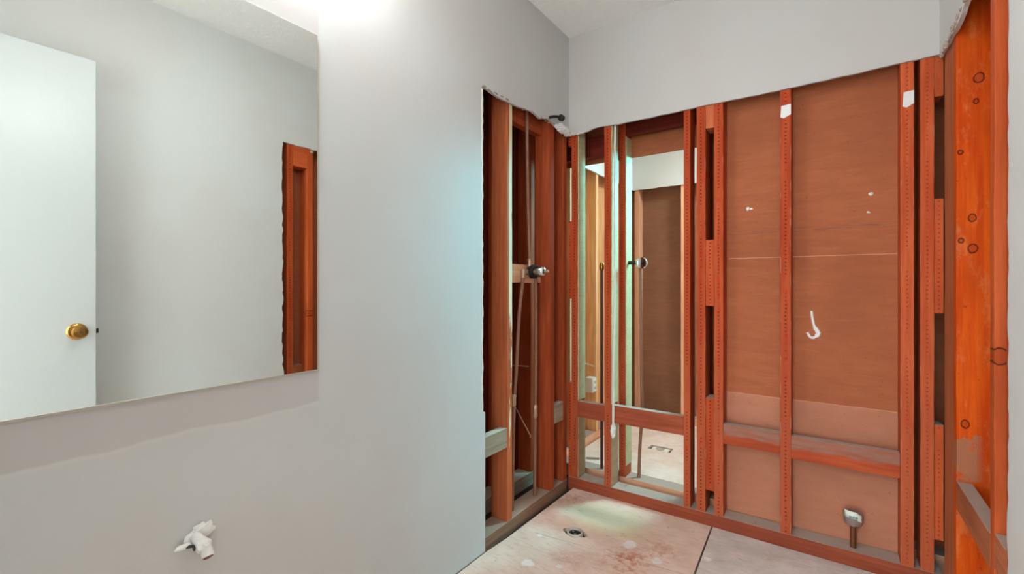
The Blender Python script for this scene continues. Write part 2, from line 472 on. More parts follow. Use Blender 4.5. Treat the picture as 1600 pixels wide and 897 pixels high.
def ribbon(name, pts, widths, thick, nrm, mat, parent=None):
    """Torn strip: pts centre line, widths across, lying flat against a face with normal nrm."""
    bm = bmesh.new(); nrm = Vector(nrm); rings = []; pts = [Vector(p) for p in pts]
    for i, p in enumerate(pts):
        d = (pts[min(i + 1, len(pts) - 1)] - pts[max(i - 1, 0)]).normalized(); s = d.cross(nrm).normalized(); h = widths[i] / 2
        rings.append([bm.verts.new(p - s * h), bm.verts.new(p - s * h * .6 + nrm * thick), bm.verts.new(p + s * h * .6 + nrm * thick), bm.verts.new(p + s * h)])
    for a, b_ in zip(rings, rings[1:]):
        for k in range(4): bm.faces.new((a[k], a[(k + 1) % 4], b_[(k + 1) % 4], b_[k]))
    bm.faces.new(rings[0]); bm.faces.new(rings[-1][::-1])
    return link(name, bm, mat, parent)


XM = lambda u, v, w_: (w_, u, v)      # outline in (Y,Z), depth along X
YM = lambda u, v, w_: (u, w_, v)      # outline in (X,Z), depth along Y
ZM = lambda u, v, w_: (u, v, w_)      # outline in (X,Y), depth along Z
W = 1.49                              # room width
YF = -2.42                            # wall with the doorway, behind the camera
DT = .012                             # drywall thickness
YB = 1.52                             # far wall of the rear room

# ------------------------------------------------------------------ room shell
# left wall: painted sheet with the strip over the shower bay torn out
pts = [(YF, FL), (-.735, FL), (-.735, .56), (-.752, .57), (-.757, 1.0), (-.752, 1.45), (-.757, 1.90), (-.60, 1.893), (-.50, 1.90), (-.36, 1.918),
       (-.30, 1.902), (-.225, 1.925), (-.13, 1.908), (0, 1.912), (0, CEIL), (YF, CEIL)]
fl = [0, 0, 0, 1, 1, 1, 1, 1, 1, 1, 1, 1, 1, 0, 0, 0]
wall_left = struct(slab('wall_left', jag(pts, .0035, .018, fl, 3), [], -DT, 0, 'wall', XM))
# back wall
pts = [(0, 1.895), (.03, 1.905), (.09, 1.900), (.16, 1.912), (.30, CUT), (.75, 1.907), (1.0, 1.905), (W, 1.912), (W, CEIL), (0, CEIL)]
fl = [1, 1, 1, 1, 1, 1, 1, 0, 0, 0]
wall_back = struct(slab('wall_back', jag(pts, .0022, .02, fl, 8), [], 0, DT, 'wall2', YM))
# right wall
pts = [(YF, FL), (-.787, FL), (-.783, .50), (-.777, .56), (-.788, .62), (-.785, 1.2), (-.790, 1.7), (-.785, 1.93), (-.55, 1.925), (-.30, 1.885), (-.16, 1.895), (0, 1.905), (0, CEIL), (YF, CEIL)]
fl = [0, 1, 1, 1, 1, 1, 1, 1, 1, 1, 1, 0, 0, 0]
wall_right = struct(slab('wall_right', jag(pts, .006, .02, fl, 5), [], W, W + DT, 'wall3', XM))
# front wall with doorway, hallway behind
D0, D1, DH = .66, 1.40, 2.05
struct(slab('wall_front', [(-.599, FL), (D0, FL), (D0, DH), (D1, DH), (D1, FL), (1.999, FL), (1.999, CEIL), (-.599, CEIL)], [], YF - .11, YF, 'wall2', YM))
bm = bmesh.new(); addbox(bm, (-.6, -4.6, CEIL), (2.0, 2.2, CEIL + .06)); struct(link('ceiling', bm, 'ceil'))
bm = bmesh.new(); addbox(bm, (-.6, -4.6, -.09), (2.2, 2.2, -.033)); struct(link('floor', bm, 'floor_base'))
bm = bmesh.new(); addbox(bm, (2.0, -4.6, -.033), (2.06, 2.2, CEIL)); struct(link('wall_outer_right', bm, 'wall2'))
bm = bmesh.new(); addbox(bm, (-.66, -4.6, -.033), (-.6, 2.2, CEIL)); struct(link('wall_outer_left', bm, 'wall2'))
bm = bmesh.new(); addbox(bm, (-.599, 2.14, -.033), (1.999, 2.2, CEIL)); struct(link('wall_outer_rear', bm, 'wall2'))
# door trim
bm = bmesh.new(); addbox(bm, (D0 - .06, YF, FL), (D0, YF + .014, DH + .06), .003); addbox(bm, (D1, YF, FL), (D1 + .06, YF + .014, DH + .06), .003)
addbox(bm, (D0, YF, DH), (D1, YF + .014, DH + .06), .003); struct(link('trim_1', bm, 'white'))

# torn drywall edges
rr = random.Random(11)
zs = [.57 + i * .022 for i in range(61)]
p_, wd = [], []
for z in zs:
    p_.append((.0003, -.7545 + rr.uniform(-.002, .002), z)); wd.append(rr.uniform(.006, .013))
ribbon('torn_paper_edge', p_, wd, .0018, (1, 0, 0), 'gypsum', wall_left)
p_, wd = [], []
for z in [.05 + i * .03 for i in range(62)]:
    p_.append((W - .0003, -.790 + rr.uniform(-.002, .003), z)); wd.append(rr.uniform(.002, .006))
ys = [-.02 - i * .012 for i in range(48)]
bm = bmesh.new()
for k in range(34):
    y = rr.uniform(-.62, -.01); s = rr.uniform(.004, .012)
    lump(bm, (W - .001, y, 1.895 + .03 * max(0, (-y - .35) / .3) + rr.uniform(-.012, .012)), (.005, s, s * .7), k, 2, .9)
link('torn_paper_edge', bm, 'paper', wall_right)
bm = bmesh.new()
for k in range(16):
    x = .005 + .12 * (k / 16) ** 1.5 + rr.uniform(-.004, .004); s = rr.uniform(.004, .011)
    lump(bm, (x, .0, 1.902 + rr.uniform(-.006, .006)), (s * 1.3, .004, s * .5), k + 40, 2, .9)
link('torn_paper_edge', bm, 'gypsum', wall_back)
bm = bmesh.new()
for k in range(26):
    y = rr.uniform(-.75, -.02); s = rr.uniform(.003, .008)
    lump(bm, (.001, y, 1.899 + .010 * (y > -.4) + rr.uniform(-.004, .006)), (.004, s * 1.8, s * .6), k + 80, 2, .9)
link('torn_paper_edge', bm, 'paper', wall_left)

# ------------------------------------------------------------------ subfloor sheets
hole = []
for i in range(18):
    a = 2 * math.pi * i / 18; r = .042 + .006 * noise.noise((i * .9, 3, 0))
    hole.append((.236 + r * math.cos(a) * (1.35 if abs(math.cos(a)) > .8 else 1), -.39 + r * math.sin(a)))
o = slab('subfloor_sheet', [(.006, YF), (.765, YF), (.742, -.42), (.722, .010), (.022, .010), (.014, -.60), (.004, -.74)], [hole], -.033, FL, 'floor_pink', ZM)
tag(o, 'pinkish stained plywood subfloor sheet with the drain hole cut in it', 'subfloor')
o = slab('subfloor_sheet', [(.775, YF), (W, YF), (W, -.0), (.729, .010), (.750, -.42)], [], -.033, FL, 'floor_grey', ZM)
tag(o, 'greyish subfloor sheet right of the floor seam, below the brown panels', 'subfloor')
rh = [(.150, .835), (.300, .835), (.300, .925), (.150, .925)]
rh2 = [(-.11, .42), (-.03, .46), (-.045, .50), (-.12, .46)]
o = slab('subfloor_sheet', [(-.2, .275), (1.75, .275), (1.75, YB + .0125), (-.2, YB + .0125)], [rh, rh2], -.033, FL, 'floor_far', ZM)
tag(o, 'pale subfloor of the rear room seen between the studs, with a rectangular drain cutout', 'subfloor')
o = slab('subfloor_sheet', [(-.6, -4.6), (2.0, -4.6), (2.0, YF), (-.6, YF)], [], -.033, FL, 'floor_grey', ZM); o.name = 'floor_hall'; struct(o)

# ------------------------------------------------------------------ back wall framing
PT = .041                                            # top of the bottom plate
board('bottom_plate', (-.011, W + .01), (.012, .101), (-.033, PT), 'X', 'plate', 'long reddish bottom plate along the floor under the back wall studs', cat='wall framing')
board('top_plate', (-.011, W + .01), (.012, .101), (2.39, CEIL), 'X', 'plate', 'top plate at the ceiling above the back wall studs, behind the drywall', cat='wall framing')
GS = 'studs of the back wall'
st = [((.009, .046), 'stud', 'nail-marked red stud of the back wall nearest the left corner'),
      ((.200, .238), 'stud', 'red stud of the back wall beside the thin white pipe'),
      ((.600, .630), 'stud', 'red stud on the right edge of the see-through bays'),
      ((.658, .697), 'stud', 'left stud of the pair with short filler blocks between, left of the brown panels'),
      ((.734, .772), 'stud', 'right stud of the filler block pair, bordering the narrow brown panel bay'),
      ((.994, .1034 + .931), 'stud', 'lone red stud with a white paint patch, between the two brown panel bays'),
      ((1.384, 1.423), 'stud2', 'stud with a white paint patch on the right edge of the wide panel bay'),
      ((1.440, 1.478), 'stud2', 'orange stud right of the dark narrow gap near the right corner')]
studs = []
for (x, m, lab) in st:
    studs.append(board('wall_stud', x, (.0125, .101), (PT, 2.39), 'Z', m, lab, GS, 'wall stud'))
GB = 'filler blocks between paired studs'
fb = [((.6975, .7335), (1.803, 2.05), 'pale filler block at the top between the stud pair left of the panels'),
      ((.6975, .7335), (.99, 1.292), 'bright orange filler block at valve height between the stud pair'),
      ((.6975, .7335), (.145, .569), 'lowest long filler block between the stud pair left of the panels'),
      ((1.4785, 1.504), (1.767, 2.05), 'uppermost filler block at the right corner of the back wall'),
      ((1.4785, 1.504), (.982, 1.398), 'middle filler block at the right corner of the back wall'),
      ((1.4785, 1.504), (.163, .579), 'lowest filler block at the right corner of the back wall'),
      ((-.0115, .0085), (1.846, 2.05), 'topmost filler block in the left corner slot'),
      ((-.0115, .0085), (1.011, 1.434), 'middle filler block in the left corner slot'),
      ((-.0115, .0085), (PT, .556), 'lowest filler block in the left corner slot')]
for i, (x, z, lab) in enumerate(fb):
    board('filler_block', x, (.015 if i != 0 else .013, .10), z, 'Z', ['pale_edge', 'stud', 'stud', 'stud2', 'stud2', 'stud2', 'stud', 'stud', 'stud'][i], lab, GB, 'wood block')
# added strips giving the right-hand stud sides their pale tone
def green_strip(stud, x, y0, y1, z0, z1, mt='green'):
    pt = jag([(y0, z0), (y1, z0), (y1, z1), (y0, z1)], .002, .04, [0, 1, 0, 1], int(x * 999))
    o = slab('side_strip', pt, [], x, x + .0035, mt, XM); o['label'] = 'pale green added strip on the stud side' if mt == 'green' else 'tan added strip on the stud side'
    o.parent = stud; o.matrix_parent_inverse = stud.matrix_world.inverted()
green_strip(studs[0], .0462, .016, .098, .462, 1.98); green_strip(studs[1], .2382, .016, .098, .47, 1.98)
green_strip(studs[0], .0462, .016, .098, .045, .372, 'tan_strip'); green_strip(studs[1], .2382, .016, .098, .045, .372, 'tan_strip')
# horizontal blocking at knee height
HB = 'knee-high horizontal blocking of the back wall'
board('blocking', (.0465, .1995), (.0125, .0505), (.374, .458), 'X', 'plate', 'short reddish blocking in the leftmost see-through bay', HB, 'blocking')
board('blocking', (.2385, .5995), (.0125, .0505), (.376, .466), 'X', 'plate', 'brown blocking across the wide see-through bay under the rear valve', HB, 'blocking')
board('blocking', (.7725, .9935), (.0125, .0505), (.371, .461), 'X', 'stained', 'grey-stained blocking in the narrow brown panel bay', HB, 'blocking')
board('blocking', (1.0345, 1.3835), (.0125, .0505), (.361, .455), 'X', 'stained', 'long grey-stained blocking in the wide brown panel bay', HB, 'blocking')
# white paint patches on two studs (parts)
for (sx, x0, x1, z0, z1) in ((5, .9955, 1.0335, 1.787, 1.842), (6, 1.390, 1.4225, 1.745, 1.805)):
    bm = bmesh.new(); a = [(x0, z0 + .006), (x0 + .012, z0), (x1, z0 + .012), (x1, z1), (x0 + .003, z1 - .002)]
    v0 = [bm.verts.new((u, .0124, v)) for u, v in a]; v1 = [bm.verts.new((u, .0112, v)) for u, v in a]
    bm.faces.new(v1); bm.faces.new(v0[::-1])
    for i in range(5): bm.faces.new((v0[i], v0[(i + 1) % 5], v1[(i + 1) % 5], v1[i]))
    o = link('paint_patch', bm, 'plaster'); o['label'] = 'white paint patch'
    o.parent = studs[sx]; o.matrix_parent_inverse = studs[sx].matrix_world.inverted()
# brown backing panels
def panel(z0, z1, mat, lab, y=.1015, th=.010, strip=None, x0=.745):
    bm = bmesh.new(); addbox(bm, (x0, y, z0), (1.425, y + th, z1), .0008)
    o = link('backing_panel', bm, mat); tag(o, lab, 'panel', 'brown backing panels behind the back wall studs')
    if strip:
        for (a, b_) in ((.78, .992), (1.036, 1.383)):
            pt = [(a + (b_ - a) * i / 10, y - .0004, strip + .003 * noise.noise((i, a, 2))) for i in range(11)]
            ribbon('seam_edge', pt, [.004 + .002 * noise.noise((i * 3, 1, 1)) for i in range(11)], .001, (0, -1, 0), 'seam', o)['label'] = 'pale seam line'
    return o
panel(1.209, 2.39, 'panel', 'uppermost smooth brown backing panel behind the right-hand studs')
panel(.590, 1.2085, 'panel', 'middle brown backing panel with the white hook-shaped plaster smear', strip=1.208)
panel(PT, .5895, 'panel_low', 'lowest lighter brown backing panel behind the capped floor pipe', strip=.589)
# plaster smears on the panels
def smear(lab, pts, wd):
    o = ribbon('plaster_smear', pts, wd, .004, (0, -1, 0), 'plaster'); tag(o, lab, 'plaster')
smear('white hook-shaped plaster smear on the wide brown panel', curve([(1.103, .1010, .975), (1.106, .101, .945), (1.113, .101, .91), (1.127, .101, .883), (1.118, .101, .868), (1.105, .101, .862), (1.094, .101, .870), (1.088, .101, .884)], 4),
      [.010 + .006 * abs(noise.noise((i * .7, 2, 9))) + (.006 if 8 < i < 16 else 0) for i in range(29)])
def spl(lab, x, z, s, sd):
    bm = bmesh.new()
    for k in range(3): lump(bm, (x + random.uniform(-s, s), .0995, z + random.uniform(-s, s) * .7), (s * random.uniform(.5, 1), .003, s * random.uniform(.4, .8)), sd + k, 2, .8)
    tag(link('plaster_splat', bm, 'plaster', smooth=True), lab, 'plaster', 'small plaster splats on the brown panels')
spl('small white plaster splat on the narrow panel bay', .865, 1.435, .008, 1)
spl('small white plaster splat high in the wide panel bay', 1.301, 1.452, .008, 6)
spl('faint plaster splat just under the higher one in the wide bay', 1.295, 1.377, .005, 9)
# capped floor pipe
t = empty('capped_pipe', (1.243, .052, PT)); tag(t, 'short capped pipe with a white tag rising from the bottom plate', 'pipe')
tubeobj('pipe', [(0, 0, -.005), (0, 0, .10)], .0105, 'copper', t)
tubeobj('cap', [(0, .004, .088), (0, .001, .098), (0, -.001, .125), (0, -.002, .137), (0, -.002, .142)], [.012, .030, .034, .033, .026], 'greycap', t, 20)
bm = bmesh.new()
for k in range(9):
    a = R(-150 + k * 15); r = .0352
    for dz in (.123, .150): bm.verts.new((math.cos(a) * r * .95, math.sin(a) * r - .001, dz + (.004 if k < 6 else -.004 * (k - 5))))
bm.verts.ensure_lookup_table()
for k in range(8): bm.faces.new((bm.verts[2 * k], bm.verts[2 * k + 2], bm.verts[2 * k + 3], bm.verts[2 * k + 1]))
tg = link('tag', bm, 'tagwhite', t, True); tg.modifiers.new('s', 'SOLIDIFY').thickness = .0012
bm = bmesh.new()
for k in range(3): addbox(bm, (-.014 + k * .010, -.0385, .130), (-.006 + k * .010, -.0372, .137))
link('print', bm, 'tagink', tg)

# ------------------------------------------------------------------ second wall behind, and the rear room
S0, S1 = .18, .269
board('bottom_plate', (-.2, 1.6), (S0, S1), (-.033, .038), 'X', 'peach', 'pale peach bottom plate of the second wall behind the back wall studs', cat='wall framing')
GS2 = 'studs of the second wall'
ms = board('wall_stud', (.213, .250), (S0, S1), (.038, 2.39), 'Z', 'stud', 'dark red stud of the second wall, in the middle of the see-through bays', GS2, 'wall stud')
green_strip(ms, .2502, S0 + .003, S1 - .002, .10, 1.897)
board('wall_stud', (.640, .678), (S0, S1), (.038, 2.39), 'Z', 'plainstud', 'stud of the second wall mostly hidden behind the right edge stud', GS2, 'wall stud')
board('wall_stud', (-.20, -.165), (S0, S1), (.038, 2.39), 'Z', 'plainstud', 'stud of the second wall behind the left corner slot', GS2, 'wall stud')
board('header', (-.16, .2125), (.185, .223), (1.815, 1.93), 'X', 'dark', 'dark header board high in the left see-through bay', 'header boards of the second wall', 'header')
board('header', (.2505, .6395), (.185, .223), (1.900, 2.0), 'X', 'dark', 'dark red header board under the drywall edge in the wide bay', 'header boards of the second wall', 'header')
bm = bmesh.new(); addbox(bm, (-.2, S1, 1.800), (1.72, S1 + .012, CEIL)); struct(link('wall_rear_partition', bm, 'panel'))
bm = bmesh.new(); addbox(bm, (.645, S1, FL), (1.72, S1 + .012, 1.7995)); struct(link('wall_rear_partition_lower', bm, 'panel'))
# rear room shell
struct(slab('wall_rear_left', jag([(S1 + .013, 1.883), (YB, 1.883), (YB, CEIL), (S1 + .013, CEIL)], .003, .03, [1, 0, 0, 0], 21), [], -.212, -.2, 'farwall', XM))
struct(slab('wall_rear_back', jag([(-.2, 1.880), (1.74, 1.880), (1.74, CEIL), (-.2, CEIL)], .003, .03, [1, 0, 0, 0], 22), [], YB, YB + .012, 'farwall', YM))
bm = bmesh.new(); addbox(bm, (1.74, S1, -.033), (1.78, YB + .12, CEIL)); struct(link('wall_rear_right', bm, 'farwall'))
bm = bmesh.new(); addbox(bm, (-.314, YB + .101, -.033), (1.74, YB + .112, CEIL), 0); tag(link('backing_panel', bm, 'panel_far'), 'dark brown backing panel on the far wall of the rear room', 'panel')
bm = bmesh.new(); addbox(bm, (-.312, S1, -.033), (-.302, YB + .1, CEIL), 0); tag(link('backing_panel', bm, 'ply'), 'pale orange sheathing on the left wall of the rear room', 'panel')
FS = 'studs of the far wall in the rear room'
board('wall_stud', (-.190, -.152), (YB + .013, YB + .101), (.04, 2.39), 'Z', 'peach', 'peach stud left of the far dark panel in the rear room', FS, 'wall stud')
board('wall_stud', (.188, .226), (YB + .013, YB + .101), (.04, 2.39), 'Z', 'peach', 'peach stud right of the far dark panel in the rear room', FS, 'wall stud')
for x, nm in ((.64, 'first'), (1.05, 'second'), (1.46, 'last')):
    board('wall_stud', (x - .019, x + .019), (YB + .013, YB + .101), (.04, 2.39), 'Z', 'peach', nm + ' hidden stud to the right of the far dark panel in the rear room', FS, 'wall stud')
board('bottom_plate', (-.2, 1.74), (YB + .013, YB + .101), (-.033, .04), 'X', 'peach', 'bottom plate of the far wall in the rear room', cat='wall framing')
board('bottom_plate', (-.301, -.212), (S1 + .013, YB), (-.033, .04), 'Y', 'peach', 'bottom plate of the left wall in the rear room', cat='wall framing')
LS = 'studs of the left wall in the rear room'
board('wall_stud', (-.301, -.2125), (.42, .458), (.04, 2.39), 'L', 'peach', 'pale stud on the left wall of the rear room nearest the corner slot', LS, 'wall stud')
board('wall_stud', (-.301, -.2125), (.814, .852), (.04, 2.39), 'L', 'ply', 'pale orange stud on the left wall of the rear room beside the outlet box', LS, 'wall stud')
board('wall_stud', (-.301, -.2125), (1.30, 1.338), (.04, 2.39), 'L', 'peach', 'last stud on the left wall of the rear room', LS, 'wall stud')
t = empty('outlet_box', (-.235, .78, .379)); tag(t, 'small pale electrical outlet box low on the left wall of the rear room', 'outlet box')
bm = bmesh.new(); addbox(bm, (-.03, -.033, -.052), (.025, .033, .052), .004); link('box', bm, 'whitepipe', t)
bm = bmesh.new(); addbox(bm, (.0255, -.026, -.042), (.029, .026, .042), .003)
link('face_plate', bm, 'tagwhite', t)
bm = bmesh.new()
for s in (-1, 1): addbox(bm, (.0292, -.010, s * .02 - .010), (.0305, .010, s * .02 + .010), .002)
link('socket', bm, 'bin', t)
tag(tubeobj('cable', curve([(-.225, .60, .55), (-.222, .70, .535), (-.222, .80, .505), (-.23, .862, .49)], 6), .005, 'cable'), 'pale cable running slantwise above the outlet box in the rear room', 'cable')
# rear drain
t = empty('rear_drain', (.225, .88, -.030)); tag(t, 'pale rectangular drain body sunk in the rear room floor', 'drain')
bm = bmesh.new(); addbox(bm, (-.055, -.032, 0), (.058, .030, .012), .004); link('flange', bm, 'tagwhite', t)
lathe('drain_pipe', [(.028, .011), (.028, .015), (.021, .016), (.019, .0125), (.001, .0122)], 'bin', t)
# risers and rear valve on the second plate
t = empty('rear_valve', (.322, .22, 1.205)); tag(t, 'chrome shower valve on a thin riser between the walls, seen through the wide bay', 'valve')
tubeobj('supply_stub', [(-.075, 0, .004), (-.01, 0, .002)], .010, 'steel', t)
tubeobj('valve_body', [(-.022, 0, 0), (-.018, 0, 0), (.0, -.005, 0), (.008, -.012, 0)], [.016, .022, .024, .02], 'chrome', t, 18)
bm = bmesh.new()
tube(bm, [(.006, -.012, 0), (.010, -.016, .0), (.016, -.022, 0), (.020, -.026, 0)], [.026, .031, .031, .020], 12)
for k in range(6):
    a = R(60 * k); tube(bm, [(.014 + .0, -.02, 0), (.014 + .026 * math.cos(a) * .7, -.02 + .026 * math.cos(a) * .5, .032 * math.sin(a))], [.007, .005], 8)
link('handwheel', bm, 'chrome', t, True)
tubeobj('stem', [(.018, -.024, 0), (.030, -.036, 0)], [.010, .007], 'steel', t)
tag(tubeobj('supply_pipe', curve([(.318, .22, 1.18), (.322, .22, .9), (.324, .222, .6), (.327, .225, .4), (.315, .224, .2), (.310, .224, .036)], 6), .0085, 'brownpipe'), 'thin brown riser pipe standing below the rear valve', 'pipe', 'riser pipes between the two walls')
t = tubeobj('supply_pipe', [(.094, .22, .036), (.094, .22, 1.18)], .0085, 'iron'); tag(t, 'dark riser pipe behind the leftmost see-through bay', 'pipe', 'riser pipes between the two walls')
tubeobj('fitting', [(.094, .22, 1.17), (.094, .22, 1.18), (.094, .22, 1.20), (.094, .22, 1.215)], [.010, .014, .014, .008], 'brass', t)
# white pipe in front of the second stud
t = tubeobj('vent_tube', curve([(.2535, .030, 1.96), (.252, .024, 1.5), (.2535, .020, 1.0), (.252, .006, .62), (.2555, -.001, .47), (.2545, -.001, .37), (.2500, .006, .30)], 10), .0062, 'whitepipe')
tag(t, 'thin white tube running down beside the second back wall stud and over the blocking', 'pipe')
bm = bmesh.new(); lump(bm, (.253, .003, .34), (.013, .012, .035), 5, 3, .5); link('caulk_blob', bm, 'plaster', t, True)

# ------------------------------------------------------------------ left wall framing
X0, X1 = -.101, -.0125
LG = 'studs of the left wall shower bay'
board('bottom_plate', (X0, -.012), (-1.2, -.001), (-.033, .030), 'Y', 'dirty', 'dirty grey-brown bottom plate of the left wall shower bay', cat='wall framing')
board('wall_stud', (X0, X1), (-.562, -.522), (.030, 2.39), 'L', 'cream_edge', 'left wall stud with a pale scuffed edge beside the painted drywall', LG, 'wall stud')
board('wall_stud', (X0, X1), (-.186, -.140), (.030, 2.39), 'L', 'plainstud', 'orange left wall stud just right of the chrome shower valve', LG, 'wall stud')
board('wall_stud', (X0, X1), (-.041, -.002), (.030, 2.39), 'L', 'plainstud', 'left wall stud standing in the corner', LG, 'wall stud')
board('wall_stud', (X0, X1), (-.980, -.942), (.030, 2.39), 'L', 'plainstud', 'left wall stud hidden behind the painted drywall', LG, 'wall stud')
board('blocking', (-.051, X1), (-.9415, -.5625), (.362, .449), 'Y', 'grey', 'grey weathered blocking beside the painted drywall edge', 'blocking of the left wall', 'blocking')
board('blocking', (-.051, X1), (-.1395, -.0415), (.362, .460), 'Y', 'grey', 'short grey blocking beside the corner stud of the left wall', 'blocking of the left wall', 'blocking')
board('valve_block', (-.100, -.066), (-.5215, -.1865), (1.097, 1.186), 'Y', 'peach', 'pale wooden crosspiece carrying the shower valve on the left wall', None, 'blocking')
board('header', (-.100, -.060), (-.5215, -.1865), (1.86, 1.95), 'Y', 'plainstud', 'brown crosspiece under the drywall edge above the shower valve', None, 'header')
# second layer behind
Q0, Q1 = -.295, -.206
board('bottom_plate', (Q0, Q1), (-1.2, -.001), (-.033, .04), 'Y', 'grey', 'grey bottom plate of the deeper wall behind the shower valve', cat='wall framing')
G3 = 'studs of the deeper wall behind the shower valve'
board('wall_stud', (Q0, Q1), (-.335, -.297), (.04, 2.39), 'L', 'stud2', 'deeper orange stud behind the two supply pipes', G3, 'wall stud')
board('wall_stud', (Q0, Q1), (-.545, -.507), (.04, 2.39), 'L', 'plainstud', 'deeper stud seen left of the scuffed stud', G3, 'wall stud')
board('wall_stud', (Q0, Q1), (-.060, -.022), (.04, 2.39), 'L', 'plainstud', 'deeper stud seen near the corner of the left wall', G3, 'wall stud')
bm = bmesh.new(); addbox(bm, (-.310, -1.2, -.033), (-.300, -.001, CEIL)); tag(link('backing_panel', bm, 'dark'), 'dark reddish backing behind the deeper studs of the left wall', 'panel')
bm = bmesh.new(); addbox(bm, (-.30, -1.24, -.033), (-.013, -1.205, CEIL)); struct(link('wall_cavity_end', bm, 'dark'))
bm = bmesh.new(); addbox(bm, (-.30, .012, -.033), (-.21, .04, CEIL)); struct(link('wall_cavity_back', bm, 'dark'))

# shower valve
VY, VZ = -.318, 1.152
t = empty('shower_valve', (-.045, VY, VZ)); tag(t, 'chrome and black shower valve mounted on the left wall crosspiece', 'valve')
tubeobj('valve_body', [(-.020, 0, 0), (-.012, 0, 0), (.006, 0, 0), (.012, 0, 0)], [.014, .022, .024, .018], 'steel', t, 18)
tubeobj('collar', [(.010, 0, 0), (.012, 0, 0), (.030, 0, 0), (.032, 0, 0)], [.024, .034, .034, .024], 'rubber', t, 20)
tubeobj('lock_ring', [(-.004, 0, 0), (-.002, 0, 0), (.008, 0, 0), (.010, 0, 0)], [.024, .032, .032, .024], 'chrome', t, 8)
tubeobj('cartridge', [(.032, 0, 0), (.034, 0, 0), (.072, 0, 0), (.082, 0, 0), (.086, 0, 0)], [.022, .028, .026, .019, .010], 'chrome', t, 20)
tubeobj('stem', [(.084, 0, 0), (.100, 0, 0), (.103, 0, 0)], [.007, .007, .004], 'solder', t, 12)
bm = bmesh.new()
for s in (-1, 1):
    tube(bm, [(-.005, 0, 0), (-.005, s * .045, 0), (-.005, s * .062, 0)], [.013, .011, .014], 12)
    tube(bm, [(-.005, s * .055, .010), (-.005, s * .055, -.030)], [.012, .010], 12)
link('inlet', bm, 'solder', t, True)
tubeobj('outlet', [(-.005, .0, .018), (-.005, 0, .03), (-.005, 0, .045), (-.005, 0, .06), (-.005, 0, .064)], [.010, .013, .009, .013, .009], 'solder', t)
def pipe(lab, pts, r, fit=(), mat='brownpipe'):
    t = tubeobj('supply_pipe', pts, r, mat); tag(t, lab, 'pipe', 'pipes of the left wall shower valve')
    for (p, h) in fit:
        p = Vector(p); tubeobj('coupling', [p - Vector((0, 0, h)), p - Vector((0, 0, h * .7)), p, p + Vector((0, 0, h * .7)), p + Vector((0, 0, h))], [r, r * 1.55, r * 1.3, r * 1.6, r], 'solder', t)
pipe('upright pipe rising from the shower valve to the drywall edge', curve([(-.050, VY, 1.21), (-.050, -.335, 1.55), (-.048, -.345, 1.93), (-.04, -.345, 1.955)], 5), .0085)
pipe('left supply pipe slanting down from the shower valve', curve([(-.050, -.375, 1.12), (-.050, -.410, .95), (-.051, -.432, .70), (-.052, -.455, .45), (-.055, -.462, .03)], 6), .0085, fit=[((-.0522, -.455, .545), .028)])
pipe('right supply pipe dropping straight down from the shower valve', curve([(-.050, -.261, 1.12), (-.050, -.258, .8), (-.052, -.262, .4), (-.052, -.268, .03)], 5), .0085, fit=[((-.052, -.262, .45), .034)])
tag(tubeobj('wire', curve([(-.17, -.34, .56), (-.13, -.33, .48), (-.08, -.30, .37), (-.066, -.285, .33), (-.064, -.296, .325)], 5), .0022, 'cable'), 'thin pale wire dangling beside the right supply pipe', 'wire')
tag(tubeobj('nail', [(-.208, -.316, .678), (-.06, -.308, .682)], .002, 'solder'), 'long nail sticking out between the supply pipes', 'nail')

# shower arm stub and crumbled plaster above the corner stud
t = empty('shower_pipe_stub', (-.006, -.17, 1.935)); tag(t, 'dark bent shower arm stub poking out above the left bay near the corner', 'pipe')
tubeobj('arm', curve([(-.03, -.045, -.010), (.008, -.040, .0), (.030, -.010, .008), (.036, .028, .012)], 6), .007, 'steel', t)
tubeobj('nut', [(.034, .018, .012), (.035, .022, .012), (.038, .040, .012), (.038, .043, .012)], [.010, .017, .016, .010], 'steel', t, 12)
bm = bmesh.new()
for k, (y, z, s) in enumerate(((-.105, 1.918, .020), (-.085, 1.905, .026), (-.06, 1.912, .024), (-.04, 1.898, .020), (-.12, 1.900, .016), (-.15, 1.905, .014), (-.02, 1.905, .013))):
    lump(bm, (.008, y, z), (s * .7, s, s * .75), k, 3, .7, 2.8)
tag(link('crumbled_plaster', bm, 'plaster', smooth=True), 'crumpled white plaster wad hanging at the drywall edge near the corner', 'plaster')

# ------------------------------------------------------------------ right wall framing
A0, A1 = W + DT, W + DT + .089
RG = 'studs of the right wall'
board('bottom_plate', (A0, A1), (-1.0, .010), (-.033, .04), 'Y', 'plate', 'bottom plate of the right wall under the orange studs', cat='wall framing')
board('wall_stud', (A0, A1), (-.200, -.162), (.04, 2.34), 'R', 'knotty', 'broad knotty bright orange stud face on the right wall', RG, 'wall stud')
board('wall_stud', (A0 + .001, A0 + .039), (-.1615, -.004), (.04, 2.34), 'R', 'tan', 'tan board filling the right wall corner beside the knotty orange stud', RG, 'wall stud')
board('wall_stud', (A0, A1), (-.622, -.586), (.04, 2.34), 'R', 'knotty2', 'right wall stud with a large ringed knot, beside the painted drywall', RG, 'wall stud')
board('wall_stud', (A0, A1), (-.754, -.717), (.04, 2.34), 'R', 'stud', 'red-edged stud tucked against the right drywall, also seen in the mirror', RG, 'wall stud')
board('blocking', (A0, A0 + .038), (-.5855, -.2005), (.368, .456), 'YR', 'tan', 'dusty blocking crossing in front of the knotty orange stud', 'blocking of the right wall', 'blocking')
board('blocking', (A0, A0 + .038), (-.7165, -.6225), (.388, .476), 'YR', 'tan', 'short dusty blocking low beside the right drywall edge', 'blocking of the right wall', 'blocking')
